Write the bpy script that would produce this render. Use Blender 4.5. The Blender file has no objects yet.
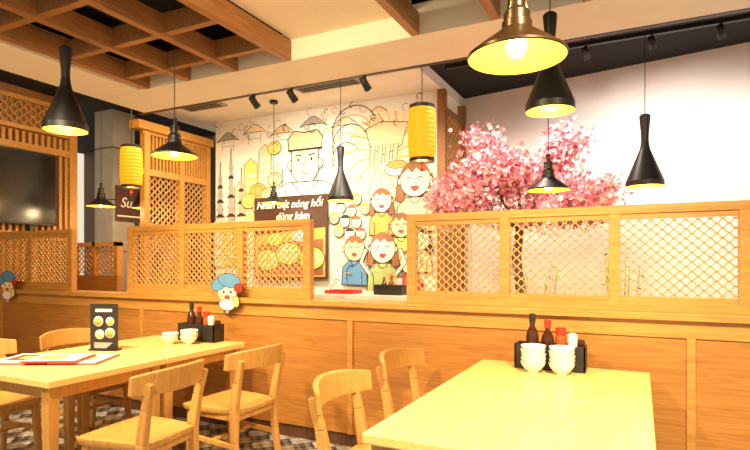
import bpy, math, random
from mathutils import Vector, Matrix
random.seed(7)
S=bpy.context.scene
try:
    S.view_settings.view_transform='Standard'
    S.view_settings.look='None'
except Exception as e: print(e)

# ---------------- materials ----------------
def nodes(name):
    m=bpy.data.materials.new(name); m.use_nodes=True
    nt=m.node_tree; return m,nt,nt.nodes['Principled BSDF']
def mat(name,c,rough=.5,metal=0,emit=None,es=0,noise=0.0,nscale=8):
    m,nt,b=nodes(name)
    b.inputs['Base Color'].default_value=(*c,1); b.inputs['Roughness'].default_value=rough
    b.inputs['Metallic'].default_value=metal
    if emit: b.inputs['Emission Color'].default_value=(*emit,1); b.inputs['Emission Strength'].default_value=es
    if noise>0:
        tc=nt.nodes.new('ShaderNodeTexCoord'); n=nt.nodes.new('ShaderNodeTexNoise'); n.inputs['Scale'].default_value=nscale; n.inputs['Detail'].default_value=5
        r=nt.nodes.new('ShaderNodeValToRGB')
        r.color_ramp.elements[0].position=.3; r.color_ramp.elements[1].position=.7
        r.color_ramp.elements[0].color=(*[x*(1-noise) for x in c],1); r.color_ramp.elements[1].color=(*[min(1,x*(1+noise)) for x in c],1)
        nt.links.new(tc.outputs['Object'],n.inputs['Vector']); nt.links.new(n.outputs['Fac'],r.inputs[0]); nt.links.new(r.outputs[0],b.inputs['Base Color'])
    return m
def wood(name,c1,c2,axis=0,rough=.38,sc=1.0,seam=None):
    m,nt,b=nodes(name)
    tc=nt.nodes.new('ShaderNodeTexCoord'); mp=nt.nodes.new('ShaderNodeMapping')
    s=[16*sc,16*sc,16*sc]; s[axis]=1.0*sc; mp.inputs['Scale'].default_value=s
    n=nt.nodes.new('ShaderNodeTexNoise'); n.inputs['Scale'].default_value=2.4; n.inputs['Detail'].default_value=8; n.inputs['Roughness'].default_value=.6; n.inputs['Distortion'].default_value=1.2
    r=nt.nodes.new('ShaderNodeValToRGB'); r.color_ramp.elements[0].position=.34; r.color_ramp.elements[1].position=.66
    r.color_ramp.elements[0].color=(*c2,1); r.color_ramp.elements[1].color=(*c1,1)
    L=nt.links.new
    L(tc.outputs['Object'],mp.inputs['Vector']); L(mp.outputs[0],n.inputs['Vector']); L(n.outputs['Fac'],r.inputs[0]); L(r.outputs[0],b.inputs['Base Color'])
    bp=nt.nodes.new('ShaderNodeBump'); bp.inputs['Strength'].default_value=.06; L(n.outputs['Fac'],bp.inputs['Height']); L(bp.outputs[0],b.inputs['Normal'])
    b.inputs['Roughness'].default_value=rough
    return m
W_TABLE=wood('wood_table',(.92,.69,.27),(.83,.58,.18),1,.3)
W_CHAIR=wood('wood_chair',(.68,.36,.10),(.52,.25,.05),2,.38)
W_PART=wood('wood_partition',(.52,.23,.05),(.36,.145,.026),0,.42)
W_FRAME=wood('wood_frame',(.62,.31,.07),(.46,.205,.038),0,.42)
W_LAT=wood('wood_lattice',(.72,.40,.13),(.60,.31,.09),0,.5)
W_BEAM=wood('wood_beam',(.46,.22,.07),(.30,.13,.038),1,.5)
W_WALL=wood('wood_wall',(.36,.16,.045),(.25,.10,.026),2,.5)
W_DARK=wood('wood_dark',(.13,.05,.018),(.07,.026,.01),2,.5)
CREAM=mat('plaster_cream',(.95,.88,.74),.8,noise=.02)
WHITE=mat('plaster_white',(.90,.86,.76),.8,noise=.03)
PINK=mat('plaster_pale',(.92,.85,.81),.85,noise=.025,nscale=2)
BLACKC=mat('ceiling_black',(.010,.008,.007),.9,noise=.3)
BLACK=mat('metal_black',(.006,.005,.005),.45,0)
BLACKGOLD=mat('metal_black_gold_reflect',(.06,.032,.01),.3,.5)  # black shade outside, with gold reflections put into the base colour
BLACKM=mat('plastic_black',(.02,.017,.015),.45)
GREY=mat('column_grey',(.40,.37,.32),.6,noise=.08)
GOLD=mat('shade_gold_inside',(.62,.38,.04),.4,.2,emit=(1,.60,.04),es=.32)  # slight emission stands in for bulb light reflected inside the shade
BULB=mat('bulb_glow',(1,.9,.6),.3,emit=(1,.86,.45),es=9)
BRASS=mat('brass',(.62,.42,.12),.3,1)
LANT=mat('lantern_paper',(.70,.26,.01),.6,emit=(1,.34,.004),es=1.0)
PORC=mat('porcelain',(.92,.90,.84),.18)
RED=mat('red_plastic',(.62,.03,.02),.4)
REDP=mat('red_print',(.55,.05,.04),.5)
PAPER=mat('paper',(.88,.84,.76),.6)
SOY=mat('soy_glass',(.06,.018,.008),.12)
CHILI=mat('chili_glass',(.45,.10,.02),.15)
BLUE=mat('ink_blue',(.10,.28,.50),.6)
SKIN=mat('ink_skin',(.88,.62,.36),.7); SKIN2=mat('ink_skin_light',(.92,.79,.57),.7)
ORANGE=mat('ink_orange',(.86,.38,.09),.7); PEACH=mat('ink_peach',(.93,.66,.38),.7)
YEL=mat('ink_yellow',(.92,.66,.16),.7); INK=mat('ink_black',(.04,.026,.018),.7)
GREEN=mat('ink_green',(.36,.46,.16),.7); BROWN=mat('ink_brown',(.28,.12,.05),.7)
SIGND=mat('sign_dark',(.07,.028,.015),.6); MWHITE=mat('ink_white',(.90,.87,.78),.7); GREYI=mat('ink_grey',(.42,.39,.35),.7)
LEAF=mat('leaf',(.16,.34,.06),.5); BARK=mat('bark',(.14,.07,.04),.8,noise=.3)
P1=mat('blossom_light',(.90,.50,.53),.7); P2=mat('blossom_mid',(.80,.28,.36),.7); P3=mat('blossom_deep',(.54,.11,.18),.7)
SCREEN=mat('tv_screen',(.008,.006,.006),.2); CERAM=mat('pot',(.3,.27,.23),.5,noise=.1)
LAMPW=mat('spot_glow',(1,.9,.7),.4,emit=(1,.85,.6),es=12)

def tile():
    m,nt,b=nodes('floor_tile'); L=nt.links.new
    tc=nt.nodes.new('ShaderNodeTexCoord'); mp=nt.nodes.new('ShaderNodeMapping'); mp.inputs['Rotation'].default_value=(0,0,math.radians(45)); mp.inputs['Scale'].default_value=(7,7,7)
    ch=nt.nodes.new('ShaderNodeTexChecker'); ch.inputs['Scale'].default_value=1
    ch.inputs['Color1'].default_value=(.02,.02,.02,1); ch.inputs['Color2'].default_value=(.62,.58,.5,1)
    ch2=nt.nodes.new('ShaderNodeTexChecker'); ch2.inputs['Scale'].default_value=20
    ch2.inputs['Color1'].default_value=(.05,.05,.05,1); ch2.inputs['Color2'].default_value=(.6,.56,.48,1)
    mx=nt.nodes.new('ShaderNodeMix'); mx.data_type='RGBA'; mx.inputs[0].default_value=.4
    L(tc.outputs['Object'],mp.inputs[0]); L(mp.outputs[0],ch.inputs[0]); L(tc.outputs['Object'],ch2.inputs[0])
    L(ch.outputs[0],mx.inputs[6]); L(ch2.outputs[0],mx.inputs[7]); L(mx.outputs[2],b.inputs['Base Color']); b.inputs['Roughness'].default_value=.35
    return m
TILE=tile()

# ---------------- mesh builder ----------------
class MB:
    def __init__(s): s.v=[];s.f=[];s.m=[];s.sm=[];s.mats=[]
    def mi(s,m):
        if m not in s.mats: s.mats.append(m)
        return s.mats.index(m)
    def add(s,vs,fs,m,smooth=False):
        o=len(s.v); s.v+= [tuple(x) for x in vs]; k=s.mi(m)
        for f in fs: s.f.append([i+o for i in f]); s.m.append(k); s.sm.append(smooth)
    def box(s,x0,y0,z0,x1,y1,z1,m):
        vs=[(x0,y0,z0),(x1,y0,z0),(x1,y1,z0),(x0,y1,z0),(x0,y0,z1),(x1,y0,z1),(x1,y1,z1),(x0,y1,z1)]
        s.add(vs,[(0,3,2,1),(4,5,6,7),(0,1,5,4),(1,2,6,5),(2,3,7,6),(3,0,4,7)],m)
    def bar(s,p,q,w0,h0,m,w1=None,h1=None,up=(0,0,1)):
        p=Vector(p);q=Vector(q);d=(q-p).normalized();up=Vector(up)
        if abs(d.dot(up))>.95: up=Vector((1,0,0))
        a=d.cross(up).normalized(); b=a.cross(d).normalized()
        w1=w0 if w1 is None else w1; h1=h0 if h1 is None else h1
        vs=[]
        for c,w,h in ((p,w0,h0),(q,w1,h1)):
            for i,j in((-1,-1),(1,-1),(1,1),(-1,1)): vs.append(c+a*i*w/2+b*j*h/2)
        s.add(vs,[(0,1,2,3),(7,6,5,4),(0,4,5,1),(1,5,6,2),(2,6,7,3),(3,7,4,0)],m)
    def lathe(s,prof,m,c=(0,0,0),seg=28,smooth=True,ms=None,cap=False):
        n=len(prof)
        for j in range(n-1):
            vs=[];fs=[]
            for r,z in (prof[j],prof[j+1]):
                for i in range(seg):
                    t=2*math.pi*i/seg; vs.append((c[0]+r*math.cos(t),c[1]+r*math.sin(t),c[2]+z))
            for i in range(seg): fs.append((i,(i+1)%seg,seg+(i+1)%seg,seg+i))
            s.add(vs,fs,ms[j] if ms else m,smooth)
    def tube(s,pts,rad,m,seg=8):
        pts=[Vector(p) for p in pts]; n=len(pts); vs=[];fs=[]
        if not isinstance(rad,(list,tuple)): rad=[rad]*n
        for k,p in enumerate(pts):
            d=(pts[min(k+1,n-1)]-pts[max(k-1,0)]).normalized()
            up=Vector((0,0,1)) if abs(d.z)<.9 else Vector((1,0,0))
            a=d.cross(up).normalized(); b=a.cross(d)
            for i in range(seg):
                t=2*math.pi*i/seg; vs.append(p+(a*math.cos(t)+b*math.sin(t))*rad[k])
        for k in range(n-1):
            for i in range(seg): fs.append((k*seg+i,k*seg+(i+1)%seg,(k+1)*seg+(i+1)%seg,(k+1)*seg+i))
        fs.append(tuple(range(seg))[::-1]); fs.append(tuple((n-1)*seg+i for i in range(seg)))
        s.add(vs,fs,m,True)
    def obj(s,name,loc=(0,0,0),rz=0,bevel=0,parent=None):
        me=bpy.data.meshes.new(name); me.from_pydata(s.v,[],s.f)
        for m in s.mats: me.materials.append(m)
        me.polygons.foreach_set('material_index',s.m); me.polygons.foreach_set('use_smooth',s.sm); me.update()
        return inst(me,name,loc,rz,bevel,parent)
def inst(me,name,loc,rz=0,bevel=0,parent=None):
    o=bpy.data.objects.new(name,me); S.collection.objects.link(o); o.location=loc; o.rotation_euler=(0,0,rz)
    if bevel:
        b=o.modifiers.new('bevel','BEVEL'); b.width=bevel; b.segments=2; b.limit_method='ANGLE'
    if parent: o.parent=parent
    return o
def sbox(name,x0,y0,z0,x1,y1,z1,m,bevel=0):
    b=MB(); b.box(x0,y0,z0,x1,y1,z1,m); return b.obj(name,bevel=bevel)

def lattice(b,x0,x1,z0,z1,y,m,cw=.052,chh=.046,t=.008,dep=.012,mapf=None):
    """net of interlocking wave strips; mapf maps (along, depth, z) to xyz"""
    mapf=mapf or (lambda a,dd,z:(a,y+dd,z))
    rows=max(1,round((z1-z0)/chh)); h=(z1-z0)/rows; n=max(1,round((x1-x0)/cw)); w=(x1-x0)/n; sub=4
    for k in range(rows+1):
        zc=z0+k*h; sg=1 if k%2 else -1; vs=[];fs=[]
        N=n*sub
        for i in range(N+1):
            x=x0+(x1-x0)*i/N; z=zc+sg*(h/2)*math.sin(math.pi*(x-x0)/w)
            lo=min(max(z-t/2,z0-.004),z1+.004); hi=min(max(z+t/2,z0-.004),z1+.004)
            vs+=[mapf(x,-dep/2,lo),mapf(x,dep/2,lo),mapf(x,dep/2,hi),mapf(x,-dep/2,hi)]
        for i in range(N):
            a=i*4
            for q in range(4): fs.append((a+q,a+(q+1)%4,a+4+(q+1)%4,a+4+q))
        b.add(vs,fs,m)

# ---------------- room shell ----------------
sbox('floor',-9.5,-2,-.05,4.5,7.2,0,TILE)
sbox('ceiling',-9.5,-2,3.42,4.5,7.2,3.5,BLACKC)
b=MB()
b.box(-4.6,3.43,2.9,4.5,3.95,3.12,CREAM)
b.box(-4.6,-2,2.9,-4.05,3.43,3.12,CREAM)
b.box(-4.6,3.5,3.12,4.5,3.95,3.42,BLACKC)
b.box(-4.6,-2,3.12,-4.15,3.5,3.42,BLACKC)
b.obj('trim_1',bevel=.004)
sbox('trim_2',-2.40,-2,3.06,-1.41,3.43,3.42,CREAM)
b=MB(); b.box(-5.7,3.96,3.30,-2.0,7.1,3.42,WHITE); b.obj('trim_3')
b=MB(); b.box(-3.45,4.75,3.275,-2.65,5.15,3.30,GREYI)
for i in range(7): b.box(-3.41,4.79+i*.05,3.268,-2.69,4.805+i*.05,3.276,INK)
b.obj('air_vent')
b=MB(); b.box(-5.15,4.75,3.275,-4.55,5.15,3.30,GREYI)
for i in range(7): b.box(-5.11,4.79+i*.05,3.268,-4.59,4.805+i*.05,3.276,INK)
b.obj('air_vent')
b=MB()
for x in (-3.95,-3.46,-2.95,-2.43): b.box(x-.03,-2,2.9,x+.03,3.43,3.05,W_BEAM)
for y in (.5,1.05,1.6,2.15,2.7,3.2): b.box(-4.05,y-.028,2.92,-2.43,y+.028,3.06,W_BEAM)
b.obj('ceiling_beam_grid',bevel=.004)
b=MB()
for x in (-1.38,-.83,-.28,.27,.82): b.box(x-.03,-2,2.9,x+.03,3.43,3.05,W_BEAM)
for y in (.5,1.05,1.6): b.box(-1.38,y-.028,2.92,.82,y+.028,3.06,W_BEAM)
b.obj('ceiling_beam_grid',bevel=.004)
b=MB(); b.tube([(-4.0,2.2,3.3),(-2.5,2.2,3.3)],.08,BLACKM,14); b.tube([(-3.7,0,3.3),(-3.7,3.4,3.3)],.04,BLACKM,10); b.obj('ceiling_duct')

sbox('wall_back',-5.31,5.77,0,-2.06,5.95,3.30,WHITE)
def wallseg(name,p,q,th,z0,z1,m):
    p=Vector((*p,0));q=Vector((*q,0));d=(q-p).normalized();n=Vector((-d.y,d.x,0))*th
    if n.y<0:n=-n
    b=MB(); vs=[p,q,q+n,p+n]; vs=[(v.x,v.y,z0) for v in vs]+[(v.x,v.y,z1) for v in vs]
    b.add(vs,[(0,3,2,1),(4,5,6,7),(0,1,5,4),(1,2,6,5),(2,3,7,6),(3,0,4,7)],m); return b.obj(name)
wallseg('wall_right',(-2.3,6.66),(4.4,5.46),.15,0,3.42,PINK)
sbox('wall_far_left',-9.4,6.7,0,-5.4,6.85,3.42,W_DARK)
b=MB()
def mapx(xc): return lambda a,dd,z:(xc+dd,a,z)
b.box(-2.04,5.72,0,-1.95,5.80,3.29,W_WALL); b.box(-2.04,6.46,0,-1.95,6.54,3.29,W_WALL)
for z in (1.0,2.0,3.05): b.box(-2.02,5.8,z,-1.96,6.46,z+.06,W_WALL)
b.box(-2.02,5.8,0,-1.96,6.46,1.0,W_WALL)
lattice(b,5.8,6.46,1.06,2.0,0,W_LAT,.055,.05,.014,.02,mapx(-1.99)); lattice(b,5.8,6.46,2.06,3.05,0,W_LAT,.055,.05,.014,.02,mapx(-1.99))
b.obj('lattice_divider')
b=MB()
XD=-5.41
for y in (4.62,5.18,5.66): b.box(XD-.04,y,0,XD+.04,y+.07,3.0,W_FRAME)
for z in (1.0,1.75,2.42,2.92): b.box(XD-.03,4.6,z,XD+.03,5.72,z+.08,W_FRAME)
b.box(XD-.025,4.65,0,XD+.025,5.7,1.0,W_WALL)
for (a,c) in ((4.69,5.18),(5.25,5.66)):
    lattice(b,a,c,1.83,2.42,0,W_LAT,.045,.042,.013,.02,mapx(XD)); lattice(b,a,c,1.08,1.75,0,W_LAT,.045,.042,.013,.02,mapx(XD))
    k=9
    for i in range(k): yy=a+(c-a)*(i+.5)/k; b.box(XD-.015,yy-.012,2.5,XD+.015,yy+.012,2.92,W_FRAME)
b.box(XD-.08,4.5,2.96,XD+.08,5.75,3.06,W_FRAME)
b.obj('lattice_divider')

sbox('wall_left',-6.7,-2,0,-6.55,4.45,3.42,W_WALL)
b=MB()
X=-6.53
for z in (2.92,3.26): b.box(X-.02,0.5,z,X+.04,4.5,z+.05,W_FRAME)
lattice(b,.5,4.45,2.97,3.26,0,W_LAT,.055,.05,.012,.02,mapx(X+.01))
y=.55
while y<4.45:
    b.box(X-.01,y,.0,X+.03,y+.035,2.9,W_FRAME); y+=.075
b.box(X-.02,4.42,0,X+.06,4.52,3.35,W_FRAME)
b.box(X-.02,.5,1.62,X+.05,4.45,1.72,W_FRAME); b.box(X-.02,.5,2.68,X+.05,4.45,2.76,W_FRAME)
b.obj('wall_panel_lattice')
b=MB(); b.box(-6.45,2.75,1.80,-6.40,4.2,2.66,BLACKM); b.box(-6.40,2.77,1.82,-6.395,4.18,2.64,SCREEN); b.box(-6.499,3.3,2.0,-6.45,3.7,2.4,BLACKM); b.box(-6.48,3.0,1.721,-6.44,3.05,1.9,BLACKM); b.box(-6.48,3.9,1.721,-6.44,3.95,1.9,BLACKM)
b.obj('television',bevel=.004)

b=MB(); b.box(-6.72,4.95,0,-6.36,5.3,3.42,GREY); 
for z in (.8,1.5,2.2,2.9): b.box(-6.73,4.94,z,-6.35,5.31,z+.012,BLACKM)
b.obj('column')
sg=MB()
sg.box(-6.34,5.0,1.98,-6.33,5.46,2.0,MWHITE)
sg.box(-6.345,4.98,1.92,-6.34,5.5,2.40,W_DARK)
so=sg.obj('wall_sign')
def text(body,size,loc,rot,m,parent=None,name='lettering',ext=.002):
    c=bpy.data.curves.new(name,'FONT'); c.body=body; c.size=size; c.extrude=ext; c.align_x='CENTER'; c.align_y='CENTER'; c.offset=.002; c.shear=.25
    o=bpy.data.objects.new(name,c); S.collection.objects.link(o); o.location=loc; o.rotation_euler=rot; c.materials.append(m)
    if parent: o.parent=parent
    return o
text('Sushi',.19,(-6.33,5.24,2.17),(math.pi/2,0,math.pi/2),MWHITE,so,'lettering')

# ---------------- partition ----------------
b=MB()
b.box(-7.0,3.46,.1,2.6,3.60,1.03,W_PART)
b.box(-7.0,3.48,0,2.6,3.58,.1,W_DARK)
b.box(-7.0,3.41,1.03,2.6,3.66,1.07,W_FRAME)
b.box(-7.0,3.448,.93,2.6,3.462,1.03,W_FRAME)
for x in (-6.2,-4.05,-1.9,.25,2.4): b.box(x-.022,3.445,.1,x+.022,3.462,.93,W_FRAME)
b.obj('wooden_partition',bevel=.003)
b=MB(); b.box(-6.4,4.38,0,-5.55,4.46,1.2,W_PART); b.box(-6.4,4.38,1.2,-6.34,4.46,1.6,W_FRAME); b.box(-5.61,4.38,1.2,-5.55,4.46,1.6,W_FRAME); b.box(-6.4,4.38,1.55,-5.55,4.46,1.6,W_FRAME)
b.box(-6.0,4.38,1.2,-5.95,4.46,1.6,W_FRAME)
lattice(b,-6.34,-6.0,1.22,1.55,4.42,W_LAT,.036,.033,.011); lattice(b,-5.95,-5.61,1.22,1.55,4.42,W_LAT,.036,.033,.011)
b.obj('low_partition')
def screen():
    b=MB(); L=2.02; x0=0
    b.box(0,-.03,.57,L,.03,.62,W_FRAME); b.box(0,-.03,0,L,.03,.055,W_FRAME)
    e=.065; pw=(L-2*e-2*.06)/3; x=e
    b.box(0,-.03,.055,e,.03,.57,W_FRAME); b.box(L-e,-.03,.055,L,.03,.57,W_FRAME)
    for i in range(3):
        lattice(b,x,x+pw,.085,.54,-.012,W_LAT,.030,.0268,.0105,.012)
        b.box(x,-.02,.055,x+pw,.015,.085,W_FRAME); b.box(x,-.02,.54,x+pw,.015,.57,W_FRAME)
        if i<2: b.box(x+pw,-.03,.055,x+pw+.06,.03,.57,W_FRAME)
        x+=pw+.06
    return b
sc=screen(); o=sc.obj('lattice_screen',(-1.475,3.53,1.07),bevel=.0015)
inst(o.data,'lattice_screen',(-4.30,3.53,1.07),0,.0015); inst(o.data,'lattice_screen',(-7.12,3.53,1.07),0,.0015)

# ---------------- tables ----------------
def table(v):
    b=MB(); hw=.465; hv=v/2
    b.box(-hw,-hv,.71,hw,hv,.75,W_TABLE)
    b.box(-hw+.05,-hv+.05,.64,hw-.05,-hv+.075,.71,W_CHAIR); b.box(-hw+.05,hv-.075,.64,hw-.05,hv-.05,.71,W_CHAIR)
    b.box(-hw+.05,-hv+.05,.64,-hw+.075,hv-.05,.71,W_CHAIR); b.box(hw-.075,-hv+.05,.64,hw-.05,hv-.05,.71,W_CHAIR)
    for i in(-1,1):
        for j in(-1,1):
            b.bar((i*(hw-.06),j*(hv-.05),.71),(i*(hw-.05),j*(hv-.045),0),.065,.065,W_CHAIR,.045,.045)
    return b
t=table(.81); o=t.obj('dining_table',(-.42,2.915,0),bevel=.006)
inst(o.data,'dining_table',(-.42,2.095,0),0,.006)
t=table(.755); o=t.obj('dining_table',(-3.155,2.10,0),bevel=.006); inst(o.data,'dining_table',(-3.155,2.862,0),0,.006)

# ---------------- chairs ----------------
def chair():
    b=MB(); N=12; D=.45
    top=[];bot=[]
    for i in range(N+1):
        for j in range(N+1):
            u=-1+2*i/N; w=-1+2*j/N
            x=u*D/2; hwid=.215+.02*u
            k=1-.06*(abs(u)**4)*(abs(w)**3)
            y=w*hwid*k; xx=x*(1-.05*abs(w)**4)
            dip=.016*(1-u*u)*(1-w*w)*(1.0)+ .004*math.cos(math.pi*w)*(1-u*u)
            top.append((xx,y,.45-dip)); bot.append((xx*.97,y*.97,.412))
    vs=top+bot;fs=[];n=N+1;T=n*n
    for i in range(N):
        for j in range(N):
            a=i*n+j; fs.append((a,a+n,a+n+1,a+1)); fs.append((T+a,T+a+1,T+a+n+1,T+a+n))
    for i in range(N):
        for (a,c) in ((i*n,(i+1)*n),((i+1)*n+N,i*n+N),(i+1,i),(N*n+i,N*n+i+1)):
            fs.append((c,a,T+a,T+c))
    b.add(vs,fs,W_CHAIR,True)
    for s in(-1,1):
        b.bar((.17,s*.18,.42),(.19,s*.195,0),.045,.045,W_CHAIR,.032,.032)
        pts=[(-.235,s*.20,0),(-.20,s*.195,.25),(-.195,s*.19,.45),(-.225,s*.195,.62),(-.262,s*.205,.76)]
        w=[.034,.045,.054,.046,.038]
        for k in range(4): b.bar(pts[k],pts[k+1],w[k]*.8,w[k],W_CHAIR,w[k+1]*.8,w[k+1],up=(1,0,0))
        b.bar((-.195,s*.19,.22),(.18,s*.188,.24),.02,.035,W_CHAIR)
        b.bar((-.19,s*.18,.395),(.17,s*.175,.395),.022,.045,W_CHAIR)
    b.bar((.165,-.18,.395),(.165,.18,.395),.022,.045,W_CHAIR); b.bar((-.19,-.19,.395),(-.19,.19,.395),.022,.045,W_CHAIR)
    b.bar((.0,-.19,.23),(.0,.19,.23),.03,.022,W_CHAIR)
    vs=[];fs=[];K=20
    for i in range(K+1):
        w=-1+2*i/K; y=w*.268; x=-.300+.105*w*w; h=.062*(1-.22*abs(w)**3); zc=.762-.012*w*w; lean=.25
        th=.016*(1-.2*abs(w)**6)
        for sx,sz in((-1,-1),(1,-1),(1,1),(-1,1)): vs.append((x+sx*th-lean*sz*h*.5,y,zc+sz*h))
    for i in range(K):
        a=i*4
        for q in range(4): fs.append((a+q,a+(q+1)%4,a+4+(q+1)%4,a+4+q))
    fs.append((3,2,1,0)); fs.append((K*4,K*4+1,K*4+2,K*4+3)); b.add(vs,fs,W_CHAIR,False)
    return b
c=chair(); o=c.obj('dining_chair',(-2.43,2.06,0),math.pi+.10,bevel=.006)
cm=o.data
for (x,y,r) in ((-2.42,2.78,math.pi-.03),(-1.04,2.22,.05),(-1.07,2.97,-.04),(-3.84,2.08,.0),(-3.82,2.78,.05)):
    inst(cm,'dining_chair',(x,y,0),r,.006)

# ---------------- pendants ----------------
def cordset(b,z0,top):
    b.tube([(0,0,z0),(0,0,top)],.0035,BLACKM,6); b.lathe([(.001,top-.03),(.05,top-.03),(.05,top)],BLACKM)
def pendant_tall(name,x,y,z,s=1,top=3.42):
    b=MB()
    pr=[(.136,0),(.14,.004),(.14,.040),(.112,.11),(.072,.21),(.037,.30),(.028,.36),(.029,.42),(.038,.52),(.041,.56),(.030,.573),(.006,.576)]
    b.lathe([(r*s,h*s) for r,h in pr],BLACK)
    b.lathe([(.136*s,0),(.134*s,.038*s),(.106*s,.11*s),(.066*s,.20*s),(.02*s,.27*s)],GOLD)
    b.lathe([(.001,.045*s),(.025*s,.055*s),(.036*s,.085*s),(.03*s,.12*s),(.014*s,.15*s),(.014*s,.22*s)],BULB,seg=14)
    cordset(b,.57*s,top-z)
    return b.obj(name,(x,y,z))
def pendant_flat(name,x,y,z,s=1,top=3.42,inner=GOLD,outer=BLACK):
    b=MB()
    pr=[(.160,0),(.164,.003),(.164,.010),(.125,.040),(.062,.086),(.050,.095),(.050,.118),(.044,.122),(.044,.15),(.032,.165),(.030,.20),(.034,.203),(.034,.215),(.014,.225),(.012,.26),(.018,.262),(.018,.275),(.005,.28)]
    b.lathe([(r*s,h*s) for r,h in pr],outer)
    b.lathe([(.160*s,0),(.120*s,.036*s),(.058*s,.082*s),(.03*s,.09*s)],inner)
    b.lathe([(.001,.0),(.022*s,.008*s),(.034*s,.035*s),(.028*s,.07*s),(.014*s,.10*s)],BULB,seg=16)
    for i in range(3):
        t=2*math.pi*i/3; b.tube([(.046*s*math.cos(t),.046*s*math.sin(t),.12*s),(.03*s*math.cos(t),.03*s*math.sin(t),.17*s),(.03*s*math.cos(t),.03*s*math.sin(t),.21*s)],.003,BRASS,5)
    cordset(b,.27*s,top-z)
    return b.obj(name,(x,y,z))
lights=[]
T=[(-3.53,2.38,2.255,1,3.42),(-5.62,4.81,2.04,.9,3.3),(-2.69,4.69,1.97,.95,3.3),(-.475,3.28,2.235,1,3.42),(.03,4.81,1.96,1,3.42)]
for x,y,z,s,tp in T: pendant_tall('pendant_lamp_cone',x,y,z,s,tp); lights.append((x,y,z-.03))
F=[(-3.02,2.86,2.12,1,3.42),(-5.74,4.31,2.02,1,3.42),(-3.96,5.29,2.07,.9,3.3),(-.63,4.26,1.90,1,3.42)]
for x,y,z,s,tp in F: pendant_flat('pendant_lamp_saucer',x,y,z,s,tp); lights.append((x,y,z-.03))
GOLD2=mat('shade_brass_inside',(.80,.48,.06),.35,.3,emit=(1,.56,.04),es=.4)  # emission again imitates the bulb's reflection on the inner shade
pendant_flat('pendant_lamp_saucer',-.372,1.83,2.035,1,3.42,GOLD2,BLACKGOLD); lights.append((-.372,1.83,2.005))
def lantern(x,y,z,s,top):
    b=MB(); pr=[]; H=.42
    n=22
    for i in range(n+1):
        t=i/n; r=.118*(1-.10*abs(2*t-1)**4)+(.004 if i%2 else 0); pr.append((r*s,(t-.5)*H*s))
    b.lathe(pr,LANT)
    for q in(-1,1):
        b.lathe([(.108*s,q*H*.5*s),(.108*s,q*(H*.5+.03)*s),(.02*s,q*(H*.5+.032)*s)],BLACKM)
    b.tube([(0,0,H*.5*s),(0,0,top-z)],.004,BLACKM,6)
    b.tube([(0,0,-H*.5*s-.03),(0,0,-H*.5*s-.11)],[.006,.014],RED,6)
    b.obj('paper_lantern',(x,y,z))
lantern(-1.67,4.30,2.45,1,3.42); lantern(-5.08,4.19,2.42,.98,3.3)

def track(name,x0,x1,y,z,spots,hang,tilt=.9,yaw=0):
    b=MB(); b.box(x0,y-.02,z,x1,y+.02,z+.04,BLACKM)
    if hang:
        x=x0+.2
        while x<x1: b.box(x-.008,y-.008,z+.04,x+.008,y+.008,3.42,BLACKM); x+=1.2
    for x in spots:
        b.tube([(x,y,z),(x,y,z-.05)],.010,BLACKM,8)
        p=Vector((x,y,z-.065)); d=Vector((math.sin(yaw)*math.cos(tilt),math.cos(yaw)*math.cos(tilt),-math.sin(tilt)))
        b.tube([p-d*.055,p+d*.055],[.026,.034],BLACKM,14); b.tube([p+d*.05,p+d*.057],.027,LAMPW,14)
    b.obj(name)
track('track_light_rail',-4.7,4.4,3.98,2.90,[-3.2,-2.78,-2.05],False,.7,.2)
track('track_light_rail',-1.8,3.6,5.30,3.34,[-.45,.09,.6,1.6,2.6],True,.8,.3)

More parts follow.
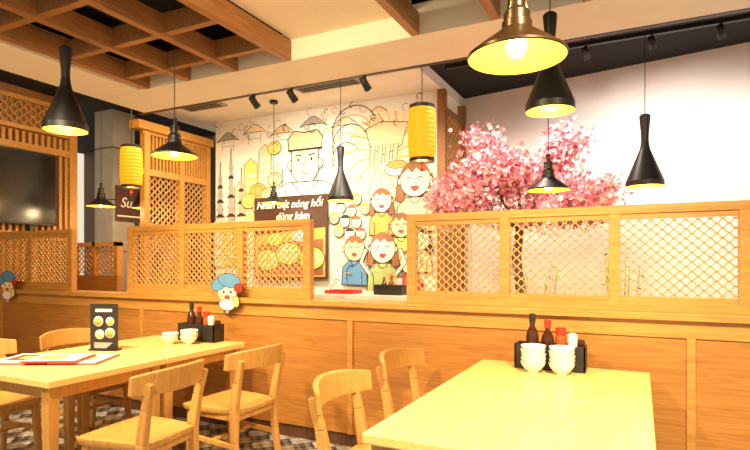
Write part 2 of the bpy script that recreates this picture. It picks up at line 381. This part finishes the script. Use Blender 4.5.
# ---------------- mural ----------------
class Art:
    def __init__(s,step=.00012): s.b=MB(); s.l=0; s.step=step
    def poly(s,pts,m):
        s.l+=1; y=-s.step*s.l
        s.b.add([(p[0],y,p[1]) for p in pts],[tuple(range(len(pts)))],m)
    def opoly(s,pts,m,w=.014):
        s.poly(pts,m); s.line(list(pts)+[pts[0]],w,INK)
    def ell(s,cx,cz,rx,rz,m,o=.011,om=None,rot=0,n=26):
        def e(a,c): return [(cx+a*math.cos(t)*math.cos(rot)-c*math.sin(t)*math.sin(rot),cz+a*math.cos(t)*math.sin(rot)+c*math.sin(t)*math.cos(rot)) for t in [2*math.pi*i/n for i in range(n)]]
        if o: s.poly(e(rx+o,rz+o),om or INK)
        s.poly(e(rx,rz),m)
    def line(s,pts,w,m):
        s.l+=1;y=-s.step*s.l
        vs=[];fs=[]
        for k,p in enumerate(pts):
            a=pts[max(k-1,0)];c=pts[min(k+1,len(pts)-1)]; dx,dz=c[0]-a[0],c[1]-a[1]; L=math.hypot(dx,dz) or 1
            nx,nz=-dz/L*w/2,dx/L*w/2; vs+=[(p[0]+nx,y,p[1]+nz),(p[0]-nx,y,p[1]-nz)]
        for k in range(len(pts)-1): fs.append((2*k,2*k+1,2*k+3,2*k+2))
        s.b.add(vs,fs,m)
    def arc(s,cx,cz,r,a0,a1,w,m,rz=None,n=12):
        rz=rz or r
        s.line([(cx+r*math.cos(a0+(a1-a0)*i/n),cz+rz*math.sin(a0+(a1-a0)*i/n)) for i in range(n+1)],w,m)
    def person(s,cx,cz,r,skin,hair,shirt,long=False,openm=True):
        pts=[(cx-r*1.25,cz-3.1*r),(cx-r*1.15,cz-1.6*r),(cx-r*.6,cz-1.05*r),(cx+r*.6,cz-1.05*r),(cx+r*1.15,cz-1.6*r),(cx+r*1.25,cz-3.1*r)]
        s.opoly(pts,shirt,.012)
        s.line([(cx-r*.7,cz-3.0*r),(cx-r*.75,cz-1.9*r)],.011,INK); s.line([(cx+r*.7,cz-3.0*r),(cx+r*.75,cz-1.9*r)],.011,INK)
        s.arc(cx,cz-1.05*r,r*.35,math.pi,2*math.pi,.011,INK)
        if long:
            s.opoly([(cx-r*1.1,cz+.3*r),(cx-r*1.3,cz-1.2*r),(cx-r*.7,cz-1.3*r),(cx-r*.7,cz),(cx+r*.7,cz),(cx+r*.7,cz-1.3*r),(cx+r*1.3,cz-1.2*r),(cx+r*1.1,cz+.3*r)],hair,.010)
        s.ell(cx-r*.95,cz-.05*r,r*.16,r*.2,skin,.010); s.ell(cx+r*.95,cz-.05*r,r*.16,r*.2,skin,.010)
        s.ell(cx,cz,r*.95,r,skin)
        cap=[(cx+r*1.0*math.cos(t),cz+.12*r+r*1.05*math.sin(t)) for t in [math.pi*i/12 for i in range(13)]]
        zig=[(cx-r*.85,cz+.35*r),(cx-r*.45,cz+.72*r),(cx-r*.2,cz+.42*r),(cx+.1*r,cz+.72*r),(cx+r*.4,cz+.42*r),(cx+r*.8,cz+.5*r)]
        s.poly(cap+zig,hair)
        for q in(-1,1):
            s.arc(cx+q*r*.36,cz+.02*r,r*.15,.1,math.pi-.1,.011,INK); s.ell(cx+q*r*.58,cz-r*.3,r*.13,r*.08,PEACH,0)
        s.arc(cx,cz-.12*r,r*.08,math.pi*1.1,math.pi*1.9,.009,INK)
        if openm: s.poly([(cx+r*.28*math.cos(t),cz-.35*r+r*.34*math.sin(t)) for t in [math.pi+math.pi*i/10 for i in range(11)]],REDP)
        else: s.arc(cx,cz-r*.35,r*.28,math.pi*1.15,math.pi*1.85,.011,INK)
A=Art()
A.poly([(0,.9),(3.22,.9),(3.22,3.29),(0,3.29)],MWHITE)
for k in range(7):
    x=.22+.46*k; z=3.02+.06*(k%2)
    A.opoly([(x-.2,z),(x-.12,z+.06),(x-.03,z+.12),(x+.03,z+.12),(x+.12,z+.06),(x+.2,z),(x+.1,z+.02),(x-.1,z+.02)],(GREYI,SKIN2,PEACH)[k%3],.009)
    A.line([(x-.1,z),(x-.1,z-.14)],.010,GREYI); A.line([(x+.1,z),(x+.1,z-.14)],.010,GREYI); A.line([(x-.1,z-.07),(x+.1,z-.07)],.009,GREYI)
A.poly([(1.9,1.3),(3.22,1.3),(3.22,2.95),(2.9,3.12),(2.4,3.15),(2.1,2.9),(2.15,2.5),(1.88,2.3)],SKIN2)
for i in range(30):
    t=2*math.pi*i/30; c=(2.62,2.62)
    A.line([(c[0]+.16*math.cos(t),c[1]+.16*math.sin(t)),(c[0]+.36*math.cos(t+.12),c[1]+.36*math.sin(t+.12)),(c[0]+.55*math.cos(t+.3),c[1]+.52*math.sin(t+.3))],.020 if i%2 else .036,ORANGE if i%2 else PEACH)
for k in range(6): A.arc(2.05+.03*k,2.55+.08*k,.16+.03*k,.5,3.6,.012,INK if k%2 else ORANGE)
A.opoly([(2.35,2.95),(2.55,3.02),(2.9,2.98),(2.82,2.72),(2.6,2.62),(2.42,2.72)],PEACH,.012)
for k in range(4): A.opoly([(2.42+.1*k,2.74),(2.48+.1*k,2.75),(2.46+.1*k,2.5+.02*k),(2.40+.1*k,2.5+.02*k)],SKIN,.010)
A.ell(2.76,2.45,.15,.08,MWHITE,.012); A.ell(2.76,2.50,.12,.045,ORANGE,.008)
for (x,w,h,m) in ((.62,.22,2.75,YEL),(.86,.20,2.92,PEACH),(1.05,.18,2.65,SKIN2),(.44,.18,2.45,PEACH)):
    A.opoly([(x-w/2,1.9),(x+w/2,1.9),(x+w/2,h-.08),(x,h),(x-w/2,h-.08)],m,.011)
    z=2.0
    while z<h-.16:
        for q in(-.25,.05,.3): A.poly([(x+w*q-.015,z),(x+w*q+.02,z),(x+w*q+.02,z+.045),(x+w*q-.015,z+.045)],BROWN if int(z*20)%2 else MWHITE)
        z+=.10
for (x,h) in ((.10,2.60),(.29,2.78),(.47,2.5)):
    A.poly([(x-.05,1.9),(x+.05,1.9),(x+.02,h),(x-.02,h)],GREYI)
    for k in range(6):
        z=1.98+k*(h-2.0)/6; q=.09-.010*k; A.poly([(x-q,z),(x+q,z),(x+.03,z+.045),(x-.03,z+.045)],GREYI if k%2 else INK)
    A.line([(x,h),(x,h+.14)],.014,INK)
for (x,z,r,m) in ((.75,2.30,.13,ORANGE),(.94,2.22,.14,PEACH),(.60,2.18,.12,YEL),(1.03,2.44,.11,PEACH),(.80,2.08,.13,SKIN2),(1.02,2.85,.10,YEL)):
    A.ell(x,z,r,r*.8,m,.010); A.arc(x,z,r*.6,.2,2.6,.010,INK); A.arc(x,z-.02,r*.3,3,5.6,.009,INK)
A.poly([(0,1.3),(.72,1.3),(.72,1.92),(.5,1.98),(.3,1.9),(.1,1.97),(0,1.92)],PEACH)
for k in range(16):
    x=.07+.16*(k%4); z=1.36+.14*(k//4); A.ell(x,z,.065,.05,(MWHITE,SKIN2,ORANGE,YEL)[(k*3)%4],.010); A.arc(x,z,.03,0,3,.009,ORANGE)
A.opoly([(.98,1.9),(1.04,2.30),(1.24,2.38),(1.76,2.38),(1.98,2.28),(2.06,1.9)],MWHITE,.015)
A.line([(1.3,2.38),(1.5,2.16),(1.7,2.38)],.015,INK); A.line([(1.5,2.16),(1.5,1.9)],.013,INK); A.line([(1.2,2.3),(1.25,1.9)],.011,INK); A.line([(1.8,2.3),(1.76,1.9)],.011,INK)
A.ell(1.28,2.60,.04,.06,SKIN2,.011); A.ell(1.72,2.60,.04,.06,SKIN2,.011)
A.opoly([(1.30,2.85),(1.30,2.5),(1.38,2.38),(1.62,2.38),(1.70,2.5),(1.70,2.85)],SKIN2,.015)
A.opoly([(1.26,2.78),(1.74,2.78),(1.76,2.93),(1.68,3.02),(1.5,3.0),(1.34,3.03),(1.24,2.93)],PEACH,.014)
A.line([(1.24,2.79),(1.76,2.79)],.022,INK)
for q in(-1,1):
    A.line([(1.5+q*.05,2.71),(1.5+q*.14,2.725)],.018,INK); A.ell(1.5+q*.10,2.66,.016,.022,INK,0)
A.line([(1.5,2.66),(1.475,2.58),(1.515,2.57)],.011,INK); A.arc(1.5,2.54,.06,math.pi*1.1,math.pi*1.9,.012,INK)
for i,(x,z) in enumerate(((1.95,2.16),(2.10,2.20),(2.24,2.12),(2.02,2.03),(2.17,1.98),(1.93,1.90),(2.08,1.86),(2.24,1.84),(2.0,1.74),(2.15,1.70),(2.3,1.70),(2.36,2.0))):
    A.ell(x,z,.062,.068,(MWHITE,SKIN2,SKIN)[i%3],.010); A.poly([(x+.066*math.cos(t),z+.01+.07*math.sin(t)) for t in [.3+2.5*k/8 for k in range(9)]],(INK,BROWN,ORANGE)[i%3]); A.arc(x,z-.01,.02,3.4,6,.008,INK); A.ell(x-.02,z+.0,.007,.009,INK,0); A.ell(x+.02,z+.0,.007,.009,INK,0)
A.person(3.0,2.30,.19,SKIN2,BROWN,PEACH,True,True)
A.person(2.58,2.08,.13,SKIN2,BROWN,ORANGE,True,True)
A.person(2.83,1.78,.13,SKIN,BROWN,YEL,False,True)
A.person(3.06,1.62,.12,SKIN2,INK,PEACH,True,False)
A.person(2.22,1.52,.14,SKIN,BROWN,BLUE,False,True)
A.person(2.95,1.36,.13,SKIN2,BROWN,REDP,False,False)
A.person(2.60,1.52,.165,SKIN2,BROWN,GREEN,True,True)
for q in(-1,1):
    A.line([(2.60+q*.17,1.22),(2.60+q*.29,1.36),(2.60+q*.22,1.52)],.055,INK); A.line([(2.60+q*.17,1.22),(2.60+q*.285,1.36),(2.60+q*.22,1.51)],.038,SKIN2)
for i in range(90):
    x=random.uniform(0.05,3.1); z=random.uniform(2.95,3.25) if i%2 else random.uniform(1.0,1.3)
    A.arc(x,z,random.uniform(.02,.06),random.uniform(0,3),random.uniform(3.5,6),.009,random.choice([INK,ORANGE,GREYI]),n=7)
mo=A.b.obj('mural',(-5.31,5.767,0))
A=Art(.0003)
A.b.box(0,0.001,0,1.12,.025,1.05,SIGND)
A.poly([(0,0),(1.12,0),(1.12,1.05),(0,1.05)],SIGND); A.poly([(.03,.03),(1.09,.03),(1.09,.64),(.03,.56)],ORANGE)
A.poly([(.06,.05),(1.06,.05),(1.06,.5),(.06,.44)],BROWN)
for (x,z,r) in ((.22,.24,.17),(.55,.32,.18),(.90,.26,.18)):
    A.ell(x,z,r,r*.75,YEL,.012); A.ell(x,z,r*.75,r*.55,PEACH,.010,ORANGE)
    for k in range(7): t=k*.9; A.line([(x,z+.01),(x+r*.6*math.cos(t),z+r*.4*math.sin(t))],.010,ORANGE)
A.ell(.74,.54,.13,.07,MWHITE,.008,ORANGE); A.ell(.35,.50,.12,.07,YEL,.008,ORANGE)
bo=A.b.obj('advert_board',(-4.56,5.67,1.15))
text('Nhân thịt nóng hổi',.130,(.56,-.024,.94),(math.pi/2,0,0),MWHITE,bo); text('dùng kèm',.130,(.62,-.024,.79),(math.pi/2,0,0),MWHITE,bo)

# ---------------- cherry tree ----------------
b=MB(); flowers=[]
def branch(p,d,L,r,depth):
    pts=[p];q=p.copy();dd=d.copy()
    n=5
    for i in range(n):
        dd=(dd+Vector((random.uniform(-.18,.18),random.uniform(-.18,.18),random.uniform(-.08,.12)))).normalized(); q=q+dd*L/n; pts.append(q.copy())
    b.tube(pts,[r*(1-.5*i/n) for i in range(n+1)],BARK,6)
    if depth<=2:
        for i in range(2,n+1): flowers.append(pts[i])
    if depth>0:
        for k in range(4 if depth>1 else 5):
            t=random.randint(2,n); v=(dd+Vector((random.uniform(-1,1),random.uniform(-.7,.5),random.uniform(-.45,.55)))).normalized()
            branch(pts[t],v,L*.62,r*.5,depth-1)
base=Vector((-1.06,5.3,0))
b.tube([base+Vector((0,0,.3)),base+Vector((.04,0,.9)),base+Vector((-.02,0,1.4)),base+Vector((.02,0,1.75))],[.06,.05,.045,.04],BARK,10)
for d in ((-.75,-.1,.45),(.9,-.1,.33),(.6,.1,.7),(-.35,0,.85),(.1,-.4,.7),(.95,0,.12),(-.9,-.2,.25)):
    branch(base+Vector((0,0,1.70)),Vector(d).normalized(),.5,.022,2)
b.lathe([(.001,0),(.17,0),(.22,.35),(.23,.38),(.20,.38),(.19,.33),(.001,.33)],CERAM,(base.x,base.y,0))
def flower(c,r,m):
    n=Vector((random.gauss(0,1),random.gauss(0,1)-.6,random.gauss(0,1))).normalized()
    a=n.orthogonal().normalized(); e=n.cross(a); vs=[];fs=[]
    ph=random.random()*6
    for k in range(5):
        t=ph+2*math.pi*k/5; d=a*math.cos(t)+e*math.sin(t); s=a*-math.sin(t)+e*math.cos(t); o=len(vs)
        vs+=[c,c+d*r*.6+s*r*.36+n*r*.15,c+d*r+n*r*.3,c+d*r*.6-s*r*.36+n*r*.15]; fs.append((o,o+1,o+2,o+3))
    b.add(vs,fs,m)
fl=[p for p in flowers if (-1.72<p.x<-.25 and 4.6<p.y<5.9 and 1.74<p.z<2.72)]
random.shuffle(fl)
print('flower nodes',len(fl))
for p in fl:
    for k in range(max(3,int(14000/len(fl)))):
        c=p+Vector((random.gauss(0,.075),random.gauss(0,.075),random.gauss(0,.06)))
        flower(c,random.uniform(.015,.030),random.choices([P1,P2,P3],[.52,.31,.17])[0])
b.obj('cherry_blossom_tree')

def bamboo(x,y,h):
    b=MB(); b.lathe([(.001,0),(.12,0),(.15,.3),(.12,.3),(.001,.28)],CERAM)
    for k in range(5):
        t=k*1.3; px,py=.06*math.cos(t),.06*math.sin(t); top=h*random.uniform(.8,1)
        b.tube([(px,py,.28),(px*1.6,py*1.6,top*.6),(px*2.4,py*2.4,top)],[.008,.007,.004],LEAF,6)
        for q in range(14):
            z=random.uniform(.45,1)*top; f=z/top; c=Vector((px*(1+1.4*f),py*(1+1.4*f),z)); an=random.random()*6.28; d=Vector((math.cos(an),math.sin(an),random.uniform(-.5,.3))).normalized(); s=d.cross(Vector((0,0,1))).normalized(); L=random.uniform(.1,.17)
            b.add([c,c+d*L*.4+s*.014,c+d*L,c+d*L*.4-s*.014],[(0,1,2,3)],LEAF)
    b.obj('potted_bamboo',(x,y,0))
bamboo(-.15,5.0,1.65); bamboo(-.75,4.6,1.42)

# ---------------- tableware ----------------
def bowls(x,y,n,s=1):
    b=MB(); z=0
    for k in range(n):
        o=(0.0015*((k*7)%3-1),0.0015*((k*5)%3-1),z)
        b.lathe([(.001,.004),(.028*s,.0),(.03*s,.008),(.045*s,.018),(.062*s,.042),(.068*s,.06),(.066*s,.061),(.058*s,.042),(.04*s,.022),(.001,.014)],PORC,o,24)
        z+=.022
    return b.obj('bowl_stack',(x,y,.75))
bowls(-.53,3.05,5); bowls(-.38,3.05,5); bowls(-3.0,2.98,3,.95); bowls(-3.13,2.92,2,.9)
def bottle(b,x,y,z,h,r,m,cap):
    b.lathe([(.001,0),(r,0),(r,h*.55),(r*.85,h*.66),(r*.4,h*.76),(r*.38,h*.84)],m,(x,y,z),16)
    b.lathe([(r*.5,h*.82),(r*.52,h*.98),(r*.3,h),(.001,h)],cap,(x,y,z),16)
def caddy(x,y,s=1):
    b=MB()
    W=.19*s;D=.06*s;H=.14*s
    b.box(-W,-D,0,W,D,.01,BLACKM); b.box(-W,-D,.01,W,-D+.008,H,BLACKM); b.box(-W,D-.008,.01,W,D,H,BLACKM); b.box(-W,-D,.01,-W+.008,D,H,BLACKM); b.box(W-.008,-D,.01,W,D,H,BLACKM); b.box(-.004+.06,-D,.01,.064,D,H*.8,BLACKM); b.box(-.07,-D,.01,-.062,D,H*.8,BLACKM)
    bottle(b,-.10*s,0,.01,.30*s,.036*s,SOY,BLACKM); bottle(b,-.015*s,.0,.01,.27*s,.036*s,SOY,RED)
    b.lathe([(.001,0),(.03*s,0),(.03*s,.17*s),(.024*s,.19*s)],CHILI,(.055*s,.01,.01),16); b.lathe([(.028*s,.185*s),(.028*s,.225*s),(.001,.23*s)],RED,(.055*s,.01,.01),16)
    b.lathe([(.001,0),(.027*s,0),(.025*s,.14*s),(.027*s,.15*s),(.027*s,.19*s),(.014*s,.2*s),(.001,.2*s)],PORC,(.12*s,-.01,.01),16)
    b.lathe([(.001,0),(.022*s,0),(.021*s,.13*s),(.023*s,.14*s),(.022*s,.16*s),(.001,.165*s)],SOY,(.16*s,0.02,.01),16)
    b.obj('condiment_caddy',(x,y,.75))
caddy(-.46,3.19); caddy(-3.05,3.15,.95)
b=MB(); b.box(-.30,-.16,0,.02,.16,.008,REDP); b.box(.03,-.18,0,.33,.14,.008,REDP)
b.box(-.29,-.15,.008,.01,.15,.016,PAPER); b.box(.04,-.17,.008,.32,.13,.014,PAPER)
b.box(-.25,-.1,.016,-.06,.1,.0175,REDP); b.box(-.2,-.05,.0175,-.1,.04,.0185,YEL); b.box(.08,-.1,.014,.25,.06,.0155,ORANGE)
b.box(-.1,-.2,.018,.22,.05,.026,RED); b.box(-.09,-.19,.026,.21,.04,.03,PAPER); b.box(-.05,-.15,.03,.1,0,.0315,ORANGE)
b.obj('menu_book',(-3.25,2.13,.75),.5)
b=MB(); b.box(-.1,-.02,0,.1,.05,.012,BLACKM); b.box(-.1,0,.012,.1,.006,.32,BLACKM)
for (x,z,r,m) in ((-.04,.20,.035,ORANGE),(.045,.20,.03,YEL),(-.03,.11,.033,PEACH),(.045,.12,.035,ORANGE)):
    b.tube([(x,-.003,z),(x,.001,z)],r,PORC,18); b.tube([(x,-.006,z),(x,-.002,z)],r*.75,m,16)
for k in range(5): b.box(-.07,-.002,.05-.008*k,.06-.01*k,.001,.053-.008*k,PAPER)
b.box(-.06,-.003,.265,.06,.001,.285,MWHITE)
b.obj('menu_stand',(-3.30,2.50,.75),.35)
def mascot(x,s,rz):
    A=Art(.0002)
    A.ell(0,.10,.085,.085,SKIN2,.006,BROWN); A.ell(-.075,.16,.075,.045,BLUE,.005,INK,.4); A.ell(.02,.185,.10,.05,BLUE,.005,INK,-.15); A.ell(.10,.13,.035,.03,RED,.005,INK)
    A.ell(-.03,.10,.009,.014,INK,0); A.ell(.035,.10,.009,.014,INK,0); A.ell(0,.06,.022,.014,REDP,.004); A.ell(-.055,.065,.018,.012,ORANGE,0); A.ell(.055,.065,.018,.012,ORANGE,0)
    A.ell(0,.005,.07,.04,PAPER,.006,BROWN); A.ell(.085,.03,.025,.04,YEL,.005)
    A.b.v=[(a*s,c,(z+.03)*s) for a,c,z in A.b.v]
    A.b.box(-.01,.0005,-.03,.01,.008,.15,PAPER)
    return A.b.obj('mascot_cutout',(x,3.39,.975),rz)
mascot(-3.0,1.08,.05); mascot(-5.98,1.08,.05)

b=MB(); b.box(-3.1,4.3,0,-1.7,4.9,1.02,W_PART); b.box(-3.15,4.25,1.02,-1.65,4.95,1.06,PAPER); b.obj('service_counter')
b=MB(); b.box(-.14,-.08,0,.14,.08,.09,BLACKM)
bottle(b,-.07,0,.02,.14,.022,SOY,RED); bottle(b,0,0,.02,.15,.022,CHILI,RED); b.lathe([(.001,0),(.03,0),(.03,.13),(.001,.13)],PORC,(.08,0,.02),14)
b.obj('condiment_caddy',(-2.05,4.5,1.062)); 
b=MB(); b.box(-.15,-.1,0,.15,.1,.008,RED); b.box(-.15,-.1,.008,-.14,.1,.03,RED); b.box(.14,-.1,.008,.15,.1,.03,RED); b.box(-.14,-.1,.008,.14,-.09,.03,RED); b.box(-.14,.09,.008,.14,.1,.03,RED); b.obj('serving_tray',(-2.55,4.5,1.062))

# ---------------- lights ----------------
WARM=(1,.72,.38)
def point(x,y,z,e,c=WARM,r=.05):
    l=bpy.data.lights.new('bulb_light','POINT'); l.energy=e; l.color=c; l.shadow_soft_size=r
    o=bpy.data.objects.new('bulb_light',l); S.collection.objects.link(o); o.location=(x,y,z)
def spot(p,t,e,ang=90,c=WARM,r=.1,blend=.8):
    l=bpy.data.lights.new('spot_light','SPOT'); l.energy=e; l.color=c; l.spot_size=math.radians(ang); l.spot_blend=blend; l.shadow_soft_size=r
    o=bpy.data.objects.new('spot_light',l); S.collection.objects.link(o); o.location=p
    o.rotation_euler=(Vector(t)-Vector(p)).to_track_quat('-Z','Y').to_euler()
for x,y,z in lights: point(x,y,z,11 if y<3.4 else 9)
point(-1.67,4.3,2.15,7,(1,.55,.15)); point(-5.08,4.19,2.12,7,(1,.55,.15))
spot((.45,1.0,2.85),(-.35,2.55,.75),640,75,(1,.80,.52))
spot((-3.0,1.3,2.88),(-3.1,2.5,.75),520,85,(1,.80,.52))
spot((-1.8,.4,3.0),(-1.9,3.5,.8),430,110)  # general spot added out of view to light the partition, no fixture
spot((1.3,1.2,3.0),(.9,3.5,1.0),200,110)  # same added unseen light, for the right end of the partition
spot((-4.3,.6,2.85),(-5.2,3.5,1.3),120,110)  # same added unseen light, for the left end of the partition
for x in(-3.2,-2.78,-2.05): spot((x,4.05,2.8),(x-.7,5.75,1.9),115,95,(1,.85,.64),.06)
for x in(-.45,.3,1.6): spot((x,5.0,3.2),(x+.1,6.2,1.7),72,125,(1,.90,.82),.06)
spot((-.8,4.1,3.2),(-1.1,5.3,2.1),120,80,(1,.88,.80),.08)
spot((-4.4,4.6,3.2),(-5.4,5.1,1.9),70,110,(1,.80,.5),.1)  # added spot without fixture, brightens the left lattice divider
spot((-4.8,3.9,3.2),(-6.4,4.0,2.0),60,120,WARM,.1)
spot((-4.3,4.6,3.25),(-4.3,5.0,0),100,150,(1,.80,.52),.1)
spot((-1.0,4.6,3.3),(-.9,4.9,0),110,150,(1,.84,.68),.1)
w=bpy.data.worlds.new('World'); S.world=w; w.use_nodes=True
w.node_tree.nodes['Background'].inputs[0].default_value=(1,.86,.65,1); w.node_tree.nodes['Background'].inputs[1].default_value=.92

cd=bpy.data.cameras.new('camera'); co=bpy.data.objects.new('camera',cd); S.collection.objects.link(co)
co.location=(0,0,1.35); co.rotation_euler=(math.pi/2,0,math.radians(26.2)); cd.sensor_width=36; cd.lens=25.92; cd.shift_y=38/750; cd.clip_start=.05
S.camera=co
